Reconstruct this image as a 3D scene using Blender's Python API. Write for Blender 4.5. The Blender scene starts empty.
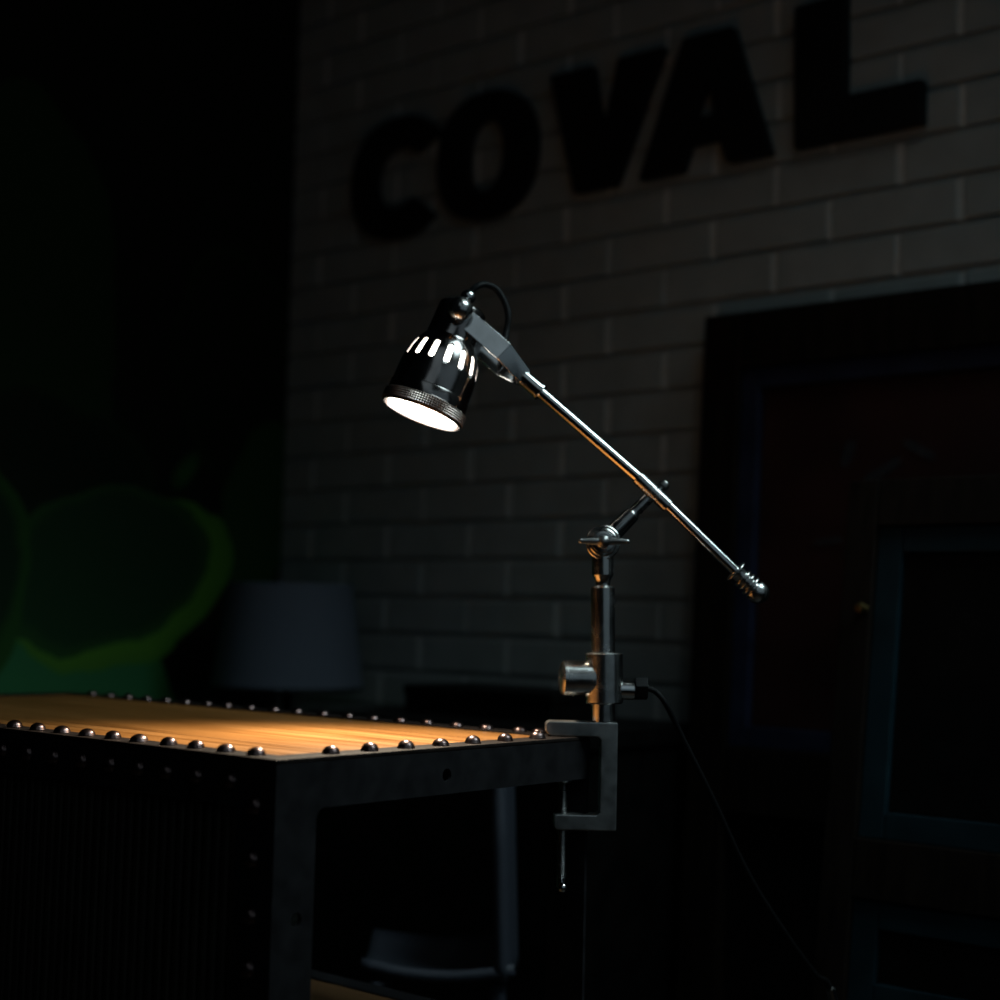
import bpy, bmesh, math, random
from mathutils import Vector, Matrix
random.seed(7)
S = bpy.context.scene
COL = S.collection

# ------------------------------------------------------------------ camera
F = 1517.0
EYE = Vector((0.0, 0.0, 0.925))
YAW, PITCH, ROLL = math.radians(39.95), math.radians(4.41), math.radians(1.37)
FW = Vector((-math.sin(YAW) * math.cos(PITCH), math.cos(YAW) * math.cos(PITCH), math.sin(PITCH)))
_rt = Vector((math.cos(YAW), math.sin(YAW), 0))
_up = _rt.cross(FW)
RT = math.cos(ROLL) * _rt + math.sin(ROLL) * _up
UP = -math.sin(ROLL) * _rt + math.cos(ROLL) * _up
cam = bpy.data.cameras.new('camera')
co = bpy.data.objects.new('camera', cam)
COL.objects.link(co)
co.matrix_world = Matrix(((RT.x, UP.x, -FW.x, EYE.x), (RT.y, UP.y, -FW.y, EYE.y), (RT.z, UP.z, -FW.z, EYE.z), (0, 0, 0, 1)))
cam.sensor_fit = 'HORIZONTAL'
cam.sensor_width = 36.0
cam.lens = 36.0 * F / 1000.0
cam.clip_start = 0.05
cam.dof.use_dof = True
cam.dof.focus_distance = 1.52
cam.dof.aperture_fstop = 2.8
S.camera = co

# ------------------------------------------------------------------ world, light, exposure
w = bpy.data.worlds.new('room_air')
S.world = w
w.use_nodes = True
bg = w.node_tree.nodes['Background']
bg.inputs[0].default_value = (0.55, 0.75, 1.0, 1)
bg.inputs[1].default_value = 0.0012


def aim(o, target):
    d = Vector(target) - o.location
    o.rotation_euler = d.to_track_quat('-Z', 'Y').to_euler()


def spot(name, loc, target, power, col, size, blend=1.0, r=0.05):
    l = bpy.data.lights.new(name, 'SPOT')
    l.energy = power
    l.color = col
    l.spot_size = math.radians(size)
    l.spot_blend = blend
    l.shadow_soft_size = r
    o = bpy.data.objects.new(name, l)
    COL.objects.link(o)
    o.location = loc
    aim(o, target)
    return o


def area(name, loc, target, power, col, sx, sy, spread=180):
    l = bpy.data.lights.new(name, 'AREA')
    l.shape = 'RECTANGLE'
    l.size, l.size_y = sx, sy
    l.spread = math.radians(spread)
    l.energy = power
    l.color = col
    o = bpy.data.objects.new(name, l)
    COL.objects.link(o)
    o.location = loc
    aim(o, target)
    return o


# wide dim fill added on the right and a ceiling lamp over the table, both out of the picture
area('right_fill_light', (0.85, 0.75, 1.4), (-0.96, 1.32, 1.05), 1.0, (0.62, 0.86, 1.0), 2.2, 1.2)  # added unseen source, gives the steel broad cool reflections
area('high_lamp_light', (-0.05, 1.62, 2.30), (-0.98, 1.36, 1.0), 2.2, (0.72, 0.95, 1.0), 0.85, 0.85, 60)
area('overhead_fill_light', (0.45, -0.35, 2.72), (-0.75, 1.05, 1.1), 0.36, (0.7, 0.9, 1.0), 1.2, 1.9, 90)  # added behind the camera so yoke and head reflect something brighter
spot('ceiling_lamp_light', (-0.62, 1.42, 2.65), (-0.92, 1.75, 1.05), 1.8, (0.84, 1.0, 0.97), 88, 1.0, 0.05)

S.view_settings.view_transform = 'Standard'
S.view_settings.look = 'None'
S.view_settings.exposure = 0.0
S.view_settings.gamma = 1.0
S.view_settings.use_curve_mapping = False

# ------------------------------------------------------------------ helpers
ROOTLOC = {}


def ray(x, y):
    return FW + (x - 500) / F * RT - (y - 500) / F * UP


def P(x, y, d):
    return EYE + ray(x, y) * d


def onY(x, y, Y):
    r = ray(x, y)
    return EYE + r * (Y / r.y)


def tag(o, label=None, cat=None, group=None, kind=None):
    if label: o['label'] = label
    if cat: o['category'] = cat
    if group: o['group'] = group
    if kind: o['kind'] = kind
    return o


def thing(name, loc, label, cat, group=None):
    o = bpy.data.objects.new(name, None)
    o.empty_display_size = 0.05
    COL.objects.link(o)
    o.location = loc
    ROOTLOC[o] = Vector(loc)
    return tag(o, label, cat, group)


def build(bm, name, mat, parent=None, loc=None, sharp=35, label=None, wn=True):
    """link one mesh object; bm holds world coordinates"""
    bmesh.ops.recalc_face_normals(bm, faces=bm.faces[:])
    if parent is not None:
        base = ROOTLOC[parent]
    else:
        base = Vector(loc) if loc is not None else Vector((0, 0, 0))
    origin = base if loc is None else Vector(loc)
    bmesh.ops.translate(bm, verts=bm.verts[:], vec=-origin)
    for f in bm.faces:
        f.smooth = True
    for e in bm.edges:
        if len(e.link_faces) == 2 and e.calc_face_angle(0) > math.radians(sharp):
            e.smooth = False
    me = bpy.data.meshes.new(name)
    bm.to_mesh(me)
    bm.free()
    me.materials.append(mat)
    o = bpy.data.objects.new(name, me)
    COL.objects.link(o)
    ROOTLOC[o] = origin
    if parent is not None:
        o.parent = parent
        o.location = origin - base
    else:
        o.location = origin
    if label: o['label'] = label
    if wn:
        m = o.modifiers.new('normals', 'WEIGHTED_NORMAL')
        m.keep_sharp = True
    return o


def frame(axis, hint=None):
    a = Vector(axis).normalized()
    h = Vector(hint) if hint is not None else (Vector((0, 0, 1)) if abs(a.z) < 0.9 else Vector((1, 0, 0)))
    u = (h - a * h.dot(a)).normalized()
    return a, u, a.cross(u)


def lathe(bm, o, axis, prof, seg=40, rfun=None):
    """prof: (distance along the axis, radius); zero radius closes an end"""
    a, u, v = frame(axis)
    o = Vector(o)
    rings = []
    for j, (t, r) in enumerate(prof):
        if r <= 1e-7:
            rings.append([bm.verts.new(o + a * t)])
        else:
            ring = []
            for i in range(seg):
                q = 2 * math.pi * i / seg
                rr = r if rfun is None else rfun(i, j, r)
                ring.append(bm.verts.new(o + a * t + (u * math.cos(q) + v * math.sin(q)) * rr))
            rings.append(ring)
    for A, B in zip(rings[:-1], rings[1:]):
        for i in range(seg):
            k = (i + 1) % seg
            if len(A) == 1 and len(B) == 1:
                continue
            if len(A) == 1:
                bm.faces.new((A[0], B[i], B[k]))
            elif len(B) == 1:
                bm.faces.new((A[i], A[k], B[0]))
            else:
                bm.faces.new((A[i], A[k], B[k], B[i]))
    return rings


def rod(bm, p, q, r, seg=28, ch=None):
    """capped cylinder with softened ends"""
    p, q = Vector(p), Vector(q)
    L = (q - p).length
    c = r * 0.15 if ch is None else ch
    lathe(bm, p, q - p, [(0, 0), (0, r - c), (c, r), (L - c, r), (L, r - c), (L, 0)], seg)


def tube(bm, pts, r, seg=12, n=10, caps=True):
    pts = [Vector(p) for p in pts]
    ext = [pts[0] * 2 - pts[1]] + pts + [pts[-1] * 2 - pts[-2]]
    path = []
    for i in range(1, len(ext) - 2):
        a, b, c, d = ext[i - 1:i + 3]
        for k in range(n):
            t = k / n
            path.append(0.5 * ((2 * b) + (c - a) * t + (2 * a - 5 * b + 4 * c - d) * t * t + (3 * b - a - 3 * c + d) * t ** 3))
    path.append(pts[-1])
    u = None
    prev = None
    for i, p in enumerate(path):
        d = (path[min(i + 1, len(path) - 1)] - path[max(i - 1, 0)]).normalized()
        if u is None:
            _, u, _ = frame(d)
        u = (u - d * u.dot(d)).normalized()
        v = d.cross(u)
        rr = r(i / (len(path) - 1)) if callable(r) else r
        ring = [bm.verts.new(p + (u * math.cos(2 * math.pi * k / seg) + v * math.sin(2 * math.pi * k / seg)) * rr) for k in range(seg)]
        if prev:
            for k in range(seg):
                bm.faces.new((prev[k], prev[(k + 1) % seg], ring[(k + 1) % seg], ring[k]))
        elif caps:
            bm.faces.new(ring[::-1])
        prev = ring
    if caps:
        bm.faces.new(prev)


def bevel(bm, edges, off, seg=2):
    bmesh.ops.bevel(bm, geom=edges, offset=off, segments=seg, profile=0.5, affect='EDGES', clamp_overlap=True)


def hexa(bm, c8, bev=0.0, seg=2):
    """c8: bottom ring of four, top ring of four"""
    t = bmesh.new()
    v = [t.verts.new(p) for p in c8]
    for f in ((3, 2, 1, 0), (4, 5, 6, 7), (0, 1, 5, 4), (1, 2, 6, 5), (2, 3, 7, 6), (3, 0, 4, 7)):
        t.faces.new([v[i] for i in f])
    bmesh.ops.recalc_face_normals(t, faces=t.faces[:])
    if bev: bevel(t, t.edges[:], bev, seg)
    merge(bm, t)


def merge(bm, t):
    m = bpy.data.meshes.new('tmp')
    t.to_mesh(m)
    t.free()
    bm.from_mesh(m)
    bpy.data.meshes.remove(m)


def box(bm, lo, hi, bev=0.0, seg=2):
    x0, y0, z0 = lo
    x1, y1, z1 = hi
    hexa(bm, [(x0, y0, z0), (x1, y0, z0), (x1, y1, z0), (x0, y1, z0), (x0, y0, z1), (x1, y0, z1), (x1, y1, z1), (x0, y1, z1)], bev, seg)


def obox(bm, c, ax, ay, az, sx, sy, sz, bev=0.0, seg=2):
    c = Vector(c)
    X, Y, Z = ax * sx / 2, ay * sy / 2, az * sz / 2
    hexa(bm, [c - X - Y - Z, c + X - Y - Z, c + X + Y - Z, c - X + Y - Z, c - X - Y + Z, c + X - Y + Z, c + X + Y + Z, c - X + Y + Z], bev, seg)


def prism(bm, poly, vec, bev=0.0, seg=2, holes=()):
    """polygon (with holes) pushed along vec"""
    t = bmesh.new()
    es = []
    for loop in [poly] + list(holes):
        vs = [t.verts.new(p) for p in loop]
        for i in range(len(vs)):
            es.append(t.edges.new((vs[i], vs[(i + 1) % len(vs)])))
    if holes:
        bmesh.ops.triangle_fill(t, use_beauty=True, use_dissolve=False, edges=es)
    else:
        t.faces.new(t.verts[:])
    fs = t.faces[:]
    r = bmesh.ops.extrude_face_region(t, geom=fs)
    bmesh.ops.translate(t, verts=[g for g in r['geom'] if isinstance(g, bmesh.types.BMVert)], vec=Vector(vec))
    bmesh.ops.recalc_face_normals(t, faces=t.faces[:])
    if bev:
        bevel(t, [e for e in t.edges if len(e.link_faces) == 2 and e.calc_face_angle(0) > math.radians(30)], bev, seg)
    merge(bm, t)


# ------------------------------------------------------------------ materials
def mat(name, base, rough=0.5, metal=0.0, spec=0.5, emit=None, estr=0.0):
    m = bpy.data.materials.new(name)
    m.use_nodes = True
    b = m.node_tree.nodes['Principled BSDF']
    b.inputs['Base Color'].default_value = (*base, 1)
    b.inputs['Roughness'].default_value = rough
    b.inputs['Metallic'].default_value = metal
    b.inputs['Specular IOR Level'].default_value = spec
    if emit:
        b.inputs['Emission Color'].default_value = (*emit, 1)
        b.inputs['Emission Strength'].default_value = estr
    return m


def vary(m, scale=40, c0=None, c1=None, r0=None, r1=None, bump=0.0, stretch=(1, 1, 1), detail=5, bdist=0.001):
    """noise over the colour, the roughness and the bump of a material"""
    nt = m.node_tree
    N, Lk = nt.nodes, nt.links
    b = N['Principled BSDF']
    tc = N.new('ShaderNodeTexCoord')
    mp = N.new('ShaderNodeMapping')
    mp.inputs['Scale'].default_value = stretch
    nz = N.new('ShaderNodeTexNoise')
    nz.inputs['Scale'].default_value = scale
    nz.inputs['Detail'].default_value = detail
    Lk.new(tc.outputs['Object'], mp.inputs[0])
    Lk.new(mp.outputs[0], nz.inputs['Vector'])
    if c0:
        cr = N.new('ShaderNodeValToRGB')
        cr.color_ramp.elements[0].position = 0.3
        cr.color_ramp.elements[1].position = 0.7
        cr.color_ramp.elements[0].color = (*c0, 1)
        cr.color_ramp.elements[1].color = (*c1, 1)
        Lk.new(nz.outputs[0], cr.inputs[0])
        Lk.new(cr.outputs[0], b.inputs['Base Color'])
    if r0 is not None:
        mr = N.new('ShaderNodeMapRange')
        mr.inputs[1].default_value = 0.3
        mr.inputs[2].default_value = 0.7
        mr.inputs[3].default_value = r0
        mr.inputs[4].default_value = r1
        Lk.new(nz.outputs[0], mr.inputs[0])
        Lk.new(mr.outputs[0], b.inputs['Roughness'])
    if bump:
        bp = N.new('ShaderNodeBump')
        bp.inputs['Strength'].default_value = bump
        bp.inputs['Distance'].default_value = bdist
        Lk.new(nz.outputs[0], bp.inputs['Height'])
        Lk.new(bp.outputs[0], b.inputs['Normal'])
    return m


NICKEL = vary(mat('aged_nickel', (0.6, 0.6, 0.6), 0.25, 1.0), 60, (0.46, 0.45, 0.43), (0.68, 0.68, 0.67), 0.17, 0.30, 0.12)
POLISH = vary(mat('polished_nickel', (0.72, 0.73, 0.74), 0.12, 1.0), 50, (0.62, 0.62, 0.61), (0.78, 0.78, 0.78), 0.08, 0.18, 0.05)
DULL = vary(mat('dull_steel', (0.3, 0.3, 0.3), 0.35, 1.0), 70, (0.22, 0.21, 0.20), (0.42, 0.42, 0.41), 0.25, 0.42, 0.15)
CLAMPM = vary(mat('satin_nickel', (0.5, 0.5, 0.5), 0.38, 1.0), 60, (0.4, 0.4, 0.39), (0.56, 0.56, 0.55), 0.32, 0.44, 0.1)
RIMM = vary(mat('dark_worn_rim', (0.014, 0.01, 0.009), 0.6, 0.0, 0.1), 60, (0.009, 0.0068, 0.006), (0.02, 0.0145, 0.0125), 0.55, 0.7, 0.2)
GUN = vary(mat('black_nickel', (0.1, 0.1, 0.1), 0.22, 1.0), 30, (0.30, 0.27, 0.26), (0.38, 0.35, 0.34), 0.13, 0.2, 0.05)
KNURL = vary(mat('browned_nickel', (0.2, 0.15, 0.13), 0.3, 1.0), 60, (0.40, 0.31, 0.275), (0.54, 0.44, 0.40), 0.3, 0.42)
BLACK = mat('black_rubber', (0.005, 0.005, 0.0055), 0.6, 0, 0.2)
IRON = vary(mat('dark_painted_iron', (0.04, 0.04, 0.045), 0.55, 0.0, 0.1), 45, (0.011, 0.0105, 0.0115), (0.019, 0.0185, 0.020), 0.5, 0.68, 0.25)
STUD = vary(mat('bronze_stud', (0.16, 0.1, 0.09), 0.3, 1.0), 12, (0.12, 0.075, 0.07), (0.2, 0.15, 0.145), 0.24, 0.36)
PANELDARK = vary(mat('dark_ribbed_board', (0.03, 0.026, 0.02), 0.6), 30, (0.018, 0.015, 0.011), (0.045, 0.037, 0.026), 0.5, 0.7, 0.3, (8, 8, 0.4))
DARKWOOD = vary(mat('dark_brown_wood', (0.02, 0.012, 0.007), 0.5, 0, 0.25), 14, (0.005, 0.0034, 0.0024), (0.012, 0.0072, 0.0045), 0.45, 0.6, 0.3, (6, 6, 0.5))
BLACKWOOD = vary(mat('black_wood', (0.012, 0.011, 0.011), 0.5, 0, 0.15), 20, (0.003, 0.003, 0.003), (0.006, 0.0055, 0.005), 0.45, 0.6, 0.2)
REDPAINT = vary(mat('dark_red_paint', (0.12, 0.012, 0.01), 0.55), 9, (0.016, 0.0022, 0.0018), (0.034, 0.004, 0.003), 0.5, 0.65, 0.2)
BLUEPAINT = vary(mat('navy_paint', (0.015, 0.025, 0.085), 0.55), 20, (0.006, 0.010, 0.03), (0.011, 0.019, 0.055), 0.5, 0.65, 0.2)
TEALPAINT = vary(mat('teal_paint', (0.03, 0.11, 0.14), 0.5, 0, 0.25), 16, (0.004, 0.017, 0.024), (0.008, 0.03, 0.04), 0.45, 0.6, 0.25)
FADED = vary(mat('faded_grey_paint', (0.12, 0.14, 0.17), 0.6), 40, (0.012, 0.014, 0.018), (0.03, 0.033, 0.04))
BRASS = mat('old_brass', (0.25, 0.18, 0.07), 0.35, 1.0)
LETTER = vary(mat('black_letter_paint', (0.01, 0.01, 0.01), 0.6, 0, 0.3), 30, (0.006, 0.006, 0.006), (0.011, 0.011, 0.011))
SHADEFAB = vary(mat('blue_grey_lampshade_cloth', (0.26, 0.30, 0.40), 0.9, 0, 0.2), 220, (0.105, 0.125, 0.16), (0.135, 0.155, 0.195), None, None, 0.4, (1, 1, 3))
PLASTIC = mat('pale_blue_grey_plastic', (0.035, 0.041, 0.054), 0.5, 0, 0.3)
FLOORM = vary(mat('dark_floor_boards', (0.03, 0.025, 0.02), 0.5), 5, (0.018, 0.015, 0.012), (0.045, 0.036, 0.028), 0.4, 0.6, 0.2, (0.5, 8, 1))
BULB = mat('lit_frosted_bulb', (1, 1, 1), 0.5, 0, 0.5, (1.0, 0.93, 0.82), 9.0)


def wood_material(name, cols, scale=1.0):
    """oiled planks, grain along X"""
    m = mat(name, cols[1], 0.34)
    nt = m.node_tree
    N, Lk = nt.nodes, nt.links
    b = N['Principled BSDF']
    tc = N.new('ShaderNodeTexCoord')
    mp = N.new('ShaderNodeMapping')
    mp.inputs['Scale'].default_value = (1.6 * scale, 26 * scale, 10 * scale)
    mp.inputs['Rotation'].default_value = (0, 0, math.radians(5))
    Lk.new(tc.outputs['Object'], mp.inputs[0])
    nz = N.new('ShaderNodeTexNoise')
    nz.inputs['Scale'].default_value = 2.2
    nz.inputs['Detail'].default_value = 8
    nz.inputs['Distortion'].default_value = 0.6
    Lk.new(mp.outputs[0], nz.inputs['Vector'])
    cr = N.new('ShaderNodeValToRGB')
    e = cr.color_ramp.elements
    e[0].position, e[0].color = 0.32, (*cols[0], 1)
    e[1].position, e[1].color = 0.68, (*cols[2], 1)
    e.new(0.5).color = (*cols[1], 1)
    Lk.new(nz.outputs[0], cr.inputs[0])
    # plank joints across Y
    sx = N.new('ShaderNodeSeparateXYZ')
    Lk.new(tc.outputs['Object'], sx.inputs[0])
    mul = N.new('ShaderNodeMath')
    mul.operation = 'MULTIPLY'
    mul.inputs[1].default_value = 9.0
    Lk.new(sx.outputs[1], mul.inputs[0])
    fr = N.new('ShaderNodeMath')
    fr.operation = 'FRACT'
    Lk.new(mul.outputs[0], fr.inputs[0])
    lt = N.new('ShaderNodeMath')
    lt.operation = 'LESS_THAN'
    lt.inputs[1].default_value = 0.02
    Lk.new(fr.outputs[0], lt.inputs[0])
    mx = N.new('ShaderNodeMix')
    mx.data_type = 'RGBA'
    Lk.new(lt.outputs[0], mx.inputs[0])
    Lk.new(cr.outputs[0], mx.inputs[6])
    mx.inputs[7].default_value = (cols[0][0] * 0.4, cols[0][1] * 0.4, cols[0][2] * 0.4, 1)
    Lk.new(mx.outputs[2], b.inputs['Base Color'])
    mr = N.new('ShaderNodeMapRange')
    mr.inputs[1].default_value = 0.3
    mr.inputs[2].default_value = 0.7
    mr.inputs[3].default_value = 0.27
    mr.inputs[4].default_value = 0.42
    Lk.new(nz.outputs[0], mr.inputs[0])
    Lk.new(mr.outputs[0], b.inputs['Roughness'])
    bp = N.new('ShaderNodeBump')
    bp.inputs['Strength'].default_value = 0.25
    bp.inputs['Distance'].default_value = 0.001
    Lk.new(nz.outputs[0], bp.inputs['Height'])
    Lk.new(bp.outputs[0], b.inputs['Normal'])
    return m


WOOD = wood_material('oiled_table_wood', ((0.20, 0.078, 0.017), (0.29, 0.122, 0.029), (0.37, 0.166, 0.046)))
SHELFWOOD = wood_material('shelf_wood', ((0.10, 0.048, 0.02), (0.17, 0.085, 0.036), (0.22, 0.12, 0.052)))
BRICK = vary(mat('painted_brick', (0.5, 0.5, 0.48), 0.7, 0, 0.35), 18, (0.36, 0.39, 0.38), (0.43, 0.465, 0.455), 0.6, 0.8, 0.45, (1, 1, 1), 9, 0.0025)
MORTAR = vary(mat('white_mortar', (0.7, 0.72, 0.7), 0.8), 40, (0.62, 0.64, 0.62), (0.76, 0.78, 0.76), None, None, 0.4, (1, 1, 1), 7, 0.002)

# ------------------------------------------------------------------ setting
WY = 2.24      # brick wall plane
WX = -2.50     # left wall plane
CZ = EYE.z


def brick_wall():
    bm = bmesh.new()
    x0, x1, zt = WX, 1.2, 2.75
    mz = 0.009                                      # depth of the raked bed joints
    for yy in (WY + mz, WY + 0.15):
        bm.faces.new([bm.verts.new(p) for p in ((x0, yy, 0), (x1, yy, 0), (x1, yy, zt), (x0, yy, zt))])
    ch, bl, j = 0.0745, 0.225, 0.009
    for k in range(-13, 25):
        zb = CZ + 0.036 + ch * k
        if zb < -0.08 or zb > zt - 0.02: continue
        ph = 0.32 if k % 2 else 0.78
        n0 = int(math.floor(x0 / bl)) - 1
        lo0, hi0 = max(zb + j * .45, 0), zb + ch - j * .45
        if hi0 - lo0 < 0.01: continue
        for n in range(n0, int(x1 / bl) + 2):
            sh = random.uniform(-.004, .004)
            a = max((n + ph) * bl + j / 2 + sh, x0)
            b = min((n + ph + 1) * bl - j / 2 + sh, x1)
            if b - a < 0.012: continue
            lo, hi = lo0 + random.uniform(-.001, .001) if lo0 > 0 else 0, hi0 + random.uniform(-.001, .001)
            y = WY - random.uniform(0, 0.0012)
            c = 0.003
            tl = random.uniform(-.0006, .0006)
            out = [bm.verts.new(p) for p in ((a, WY + mz, lo), (b, WY + mz, lo), (b, WY + mz, hi), (a, WY + mz, hi))]
            mid = [bm.verts.new(p) for p in ((a, y + .002, lo), (b, y + .002 + tl, lo), (b, y + .002 + tl, hi), (a, y + .002, hi))]
            inn = [bm.verts.new(p) for p in ((a + c, y, lo + c), (b - c, y + tl, lo + c), (b - c, y + tl, hi - c), (a + c, y, hi - c))]
            for A, B in ((out, mid), (mid, inn)):
                for i in range(4):
                    bm.faces.new((A[i], A[(i + 1) % 4], B[(i + 1) % 4], B[i]))
            bm.faces.new(inn)
            # flush upright joint to the right of the brick
            if b + j < x1:
                y2 = WY + .0015
                q = [bm.verts.new(p) for p in ((b - .001, y2, lo0), (b + j + .005, y2, lo0), (b + j + .005, y2, hi0), (b - .001, y2, hi0))]
                bm.faces.new(q).material_index = 1
    o = build(bm, 'wall_back', BRICK, sharp=5, wn=False)
    o.data.materials.append(MORTAR)
    tag(o, kind='structure')


brick_wall()


def mural_material():
    """wallpaper print of big overlapping leaves, in object space (Y across, Z up)"""
    m = mat('leaf_wallpaper', (0.02, 0.1, 0.02), 0.6, 0, 0.3)
    nt = m.node_tree
    N, Lk = nt.nodes, nt.links
    b = N['Principled BSDF']
    tc = N.new('ShaderNodeTexCoord')
    sx = N.new('ShaderNodeSeparateXYZ')
    nz = N.new('ShaderNodeTexNoise')
    nz.inputs['Scale'].default_value = 5.0
    nz.inputs['Detail'].default_value = 3.0
    Lk.new(tc.outputs['Object'], nz.inputs['Vector'])
    m1 = N.new('ShaderNodeVectorMath')
    m1.operation = 'SUBTRACT'
    m1.inputs[1].default_value = (0.5, 0.5, 0.5)
    Lk.new(nz.outputs['Color'], m1.inputs[0])
    m2 = N.new('ShaderNodeVectorMath')
    m2.operation = 'MULTIPLY_ADD'
    m2.inputs[1].default_value = (0.1, 0.1, 0.1)
    Lk.new(m1.outputs[0], m2.inputs[0])
    Lk.new(tc.outputs['Object'], m2.inputs[2])
    Lk.new(m2.outputs[0], sx.inputs[0])

    def math_(op, a, bb=None):
        n = N.new('ShaderNodeMath')
        n.operation = op
        for i, q in enumerate((a, bb)):
            if q is None: continue
            if isinstance(q, (int, float)): n.inputs[i].default_value = q
            else: Lk.new(q, n.inputs[i])
        return n.outputs[0]

    col = None
    prev = N.new('ShaderNodeRGB')
    prev.outputs[0].default_value = (0.006, 0.010, 0.005, 1)
    prev = prev.outputs[0]
    # (y, z, radius y, radius z, tilt, inside, rim, rim width)
    leaves = [
        (1.62, 1.52, 0.17, 0.40, 0.15, (0.012, 0.05, 0.012), (0.012, 0.045, 0.010), 0.10),
        (2.14, 1.42, 0.20, 0.28, 0.4, (0.006, 0.014, 0.005), (0.012, 0.034, 0.007), 0.06),
        (2.18, 1.14, 0.11, 0.20, -0.25, (0.02, 0.085, 0.02), (0.016, 0.07, 0.014), 0.10),
        (1.975, 1.215, 0.030, 0.045, -0.5, (0.03, 0.14, 0.03), (0.02, 0.09, 0.018), 0.5),
        (1.60, 1.16, 0.30, 0.17, 0.1, (0.005, 0.018, 0.006), (0.008, 0.03, 0.009), 0.10),
        (1.72, 0.60, 0.27, 0.33, 0.0, (0.05, 0.25, 0.09), (0.045, 0.22, 0.06), 0.12),
        (1.835, 0.978, 0.275, 0.168, 0.25, (0.12, 0.34, 0.035), (0.10, 0.30, 0.035), 0.10),
        (1.785, 1.000, 0.262, 0.158, 0.22, (0.016, 0.07, 0.024), (0.03, 0.11, 0.026), 0.12),
        (1.40, 1.00, 0.22, 0.26, 0.3, (0.010, 0.045, 0.016), (0.03, 0.12, 0.022), 0.12),
    ]
    for (cy, cz, ry, rz, t, ci, cr_, rw) in leaves:
        dy = math_('SUBTRACT', sx.outputs[1], cy)
        dz = math_('SUBTRACT', sx.outputs[2], cz)
        c, s = math.cos(t), math.sin(t)
        a1 = math_('DIVIDE', math_('ADD', math_('MULTIPLY', dy, c), math_('MULTIPLY', dz, s)), ry)
        a2 = math_('DIVIDE', math_('SUBTRACT', math_('MULTIPLY', dz, c), math_('MULTIPLY', dy, s)), rz)
        d = math_('SQRT', math_('ADD', math_('MULTIPLY', a1, a1), math_('MULTIPLY', a2, a2)))
        ramp = N.new('ShaderNodeValToRGB')
        e = ramp.color_ramp.elements
        e[0].position, e[0].color = max(0.0, 0.97 - rw), (*ci, 1)
        e[1].position, e[1].color = min(0.985, 1.0 - rw * 0.5), (*cr_, 1)
        Lk.new(d, ramp.inputs[0])
        inside = math_('LESS_THAN', d, 1.0)
        mx = N.new('ShaderNodeMix')
        mx.data_type = 'RGBA'
        Lk.new(inside, mx.inputs[0])
        Lk.new(prev, mx.inputs[6])
        Lk.new(ramp.outputs[0], mx.inputs[7])
        prev = mx.outputs[2]
    Lk.new(prev, b.inputs['Base Color'])
    return m


bm = bmesh.new()
box(bm, (WX - 0.12, -0.6, 0), (WX, WY + 0.15, 2.75))
tag(build(bm, 'wall_left', mural_material()), kind='structure')
bm = bmesh.new()
box(bm, (WX - 0.12, -1.2, -0.06), (1.6, WY + 0.15, 0))
tag(build(bm, 'floor', FLOORM), kind='structure')

# ------------------------------------------------------------------ wall letters
LY, LT = WY - 0.002, 0.024


def letter(name, poly, holes, label):
    bm = bmesh.new()
    prism(bm, [(x, LY, z) for x, z in poly], (0, -LT, 0), 0.003, 2, [[(x, LY, z) for x, z in h] for h in holes])
    xs = [p[0] for p in poly]
    o = build(bm, name, LETTER, loc=((min(xs) + max(xs)) / 2, LY, min(p[1] for p in poly)))
    tag(o, label, 'letter', 'black letters on the brick wall')


def ell(cx, cz, rx, rz, a0=0, a1=360, n=48, p=2.3):
    out = []
    for i in range(n if a1 - a0 >= 360 else n + 1):
        a = math.radians(a0 + (a1 - a0) * i / n)
        c, s = math.cos(a), math.sin(a)
        out.append((cx + rx * math.copysign(abs(c) ** (2 / p), c), cz + rz * math.copysign(abs(s) ** (2 / p), s)))
    return out


ZB, ZT = 1.720, 1.957
cx, cz = -2.158, 1.829
letter('letter_c', ell(cx, cz, .132, .128, 34, 318, 40) + ell(cx, cz, .062, .066, 318, 34, 30)[0:0] + list(reversed(ell(cx, cz, .062, .064, 40, 314, 30))), [],
       'black letter C on the white brick wall, first of the word')
cx = -1.918
letter('letter_o', ell(cx, cz + .004, .126, .128), [ell(cx, cz + .004, .048, .072, n=36)], 'black letter O on the white brick wall between C and V')
letter('letter_v', [(-1.757, ZT), (-1.659, ZT), (-1.631, 1.818), (-1.599, ZT), (-1.498, ZT), (-1.602, ZB), (-1.694, ZB)], [],
       'black letter V on the white brick wall between O and A')
letter('letter_a', [(-1.548, ZB), (-1.456, ZB), (-1.442, 1.764), (-1.378, 1.764), (-1.364, ZB), (-1.277, ZB), (-1.356, ZT + .004), (-1.457, ZT + .004)],
       [[(-1.430, 1.812), (-1.388, 1.812), (-1.408, 1.882)]], 'black letter A on the white brick wall between V and L')
letter('letter_l', [(-1.232, ZB), (-1.005, ZB), (-1.005, 1.792), (-1.140, 1.792), (-1.140, 1.965), (-1.233, 1.965)], [],
       'black letter L on the white brick wall above the dark framed red panel')

# ------------------------------------------------------------------ leaning painted doors


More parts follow.
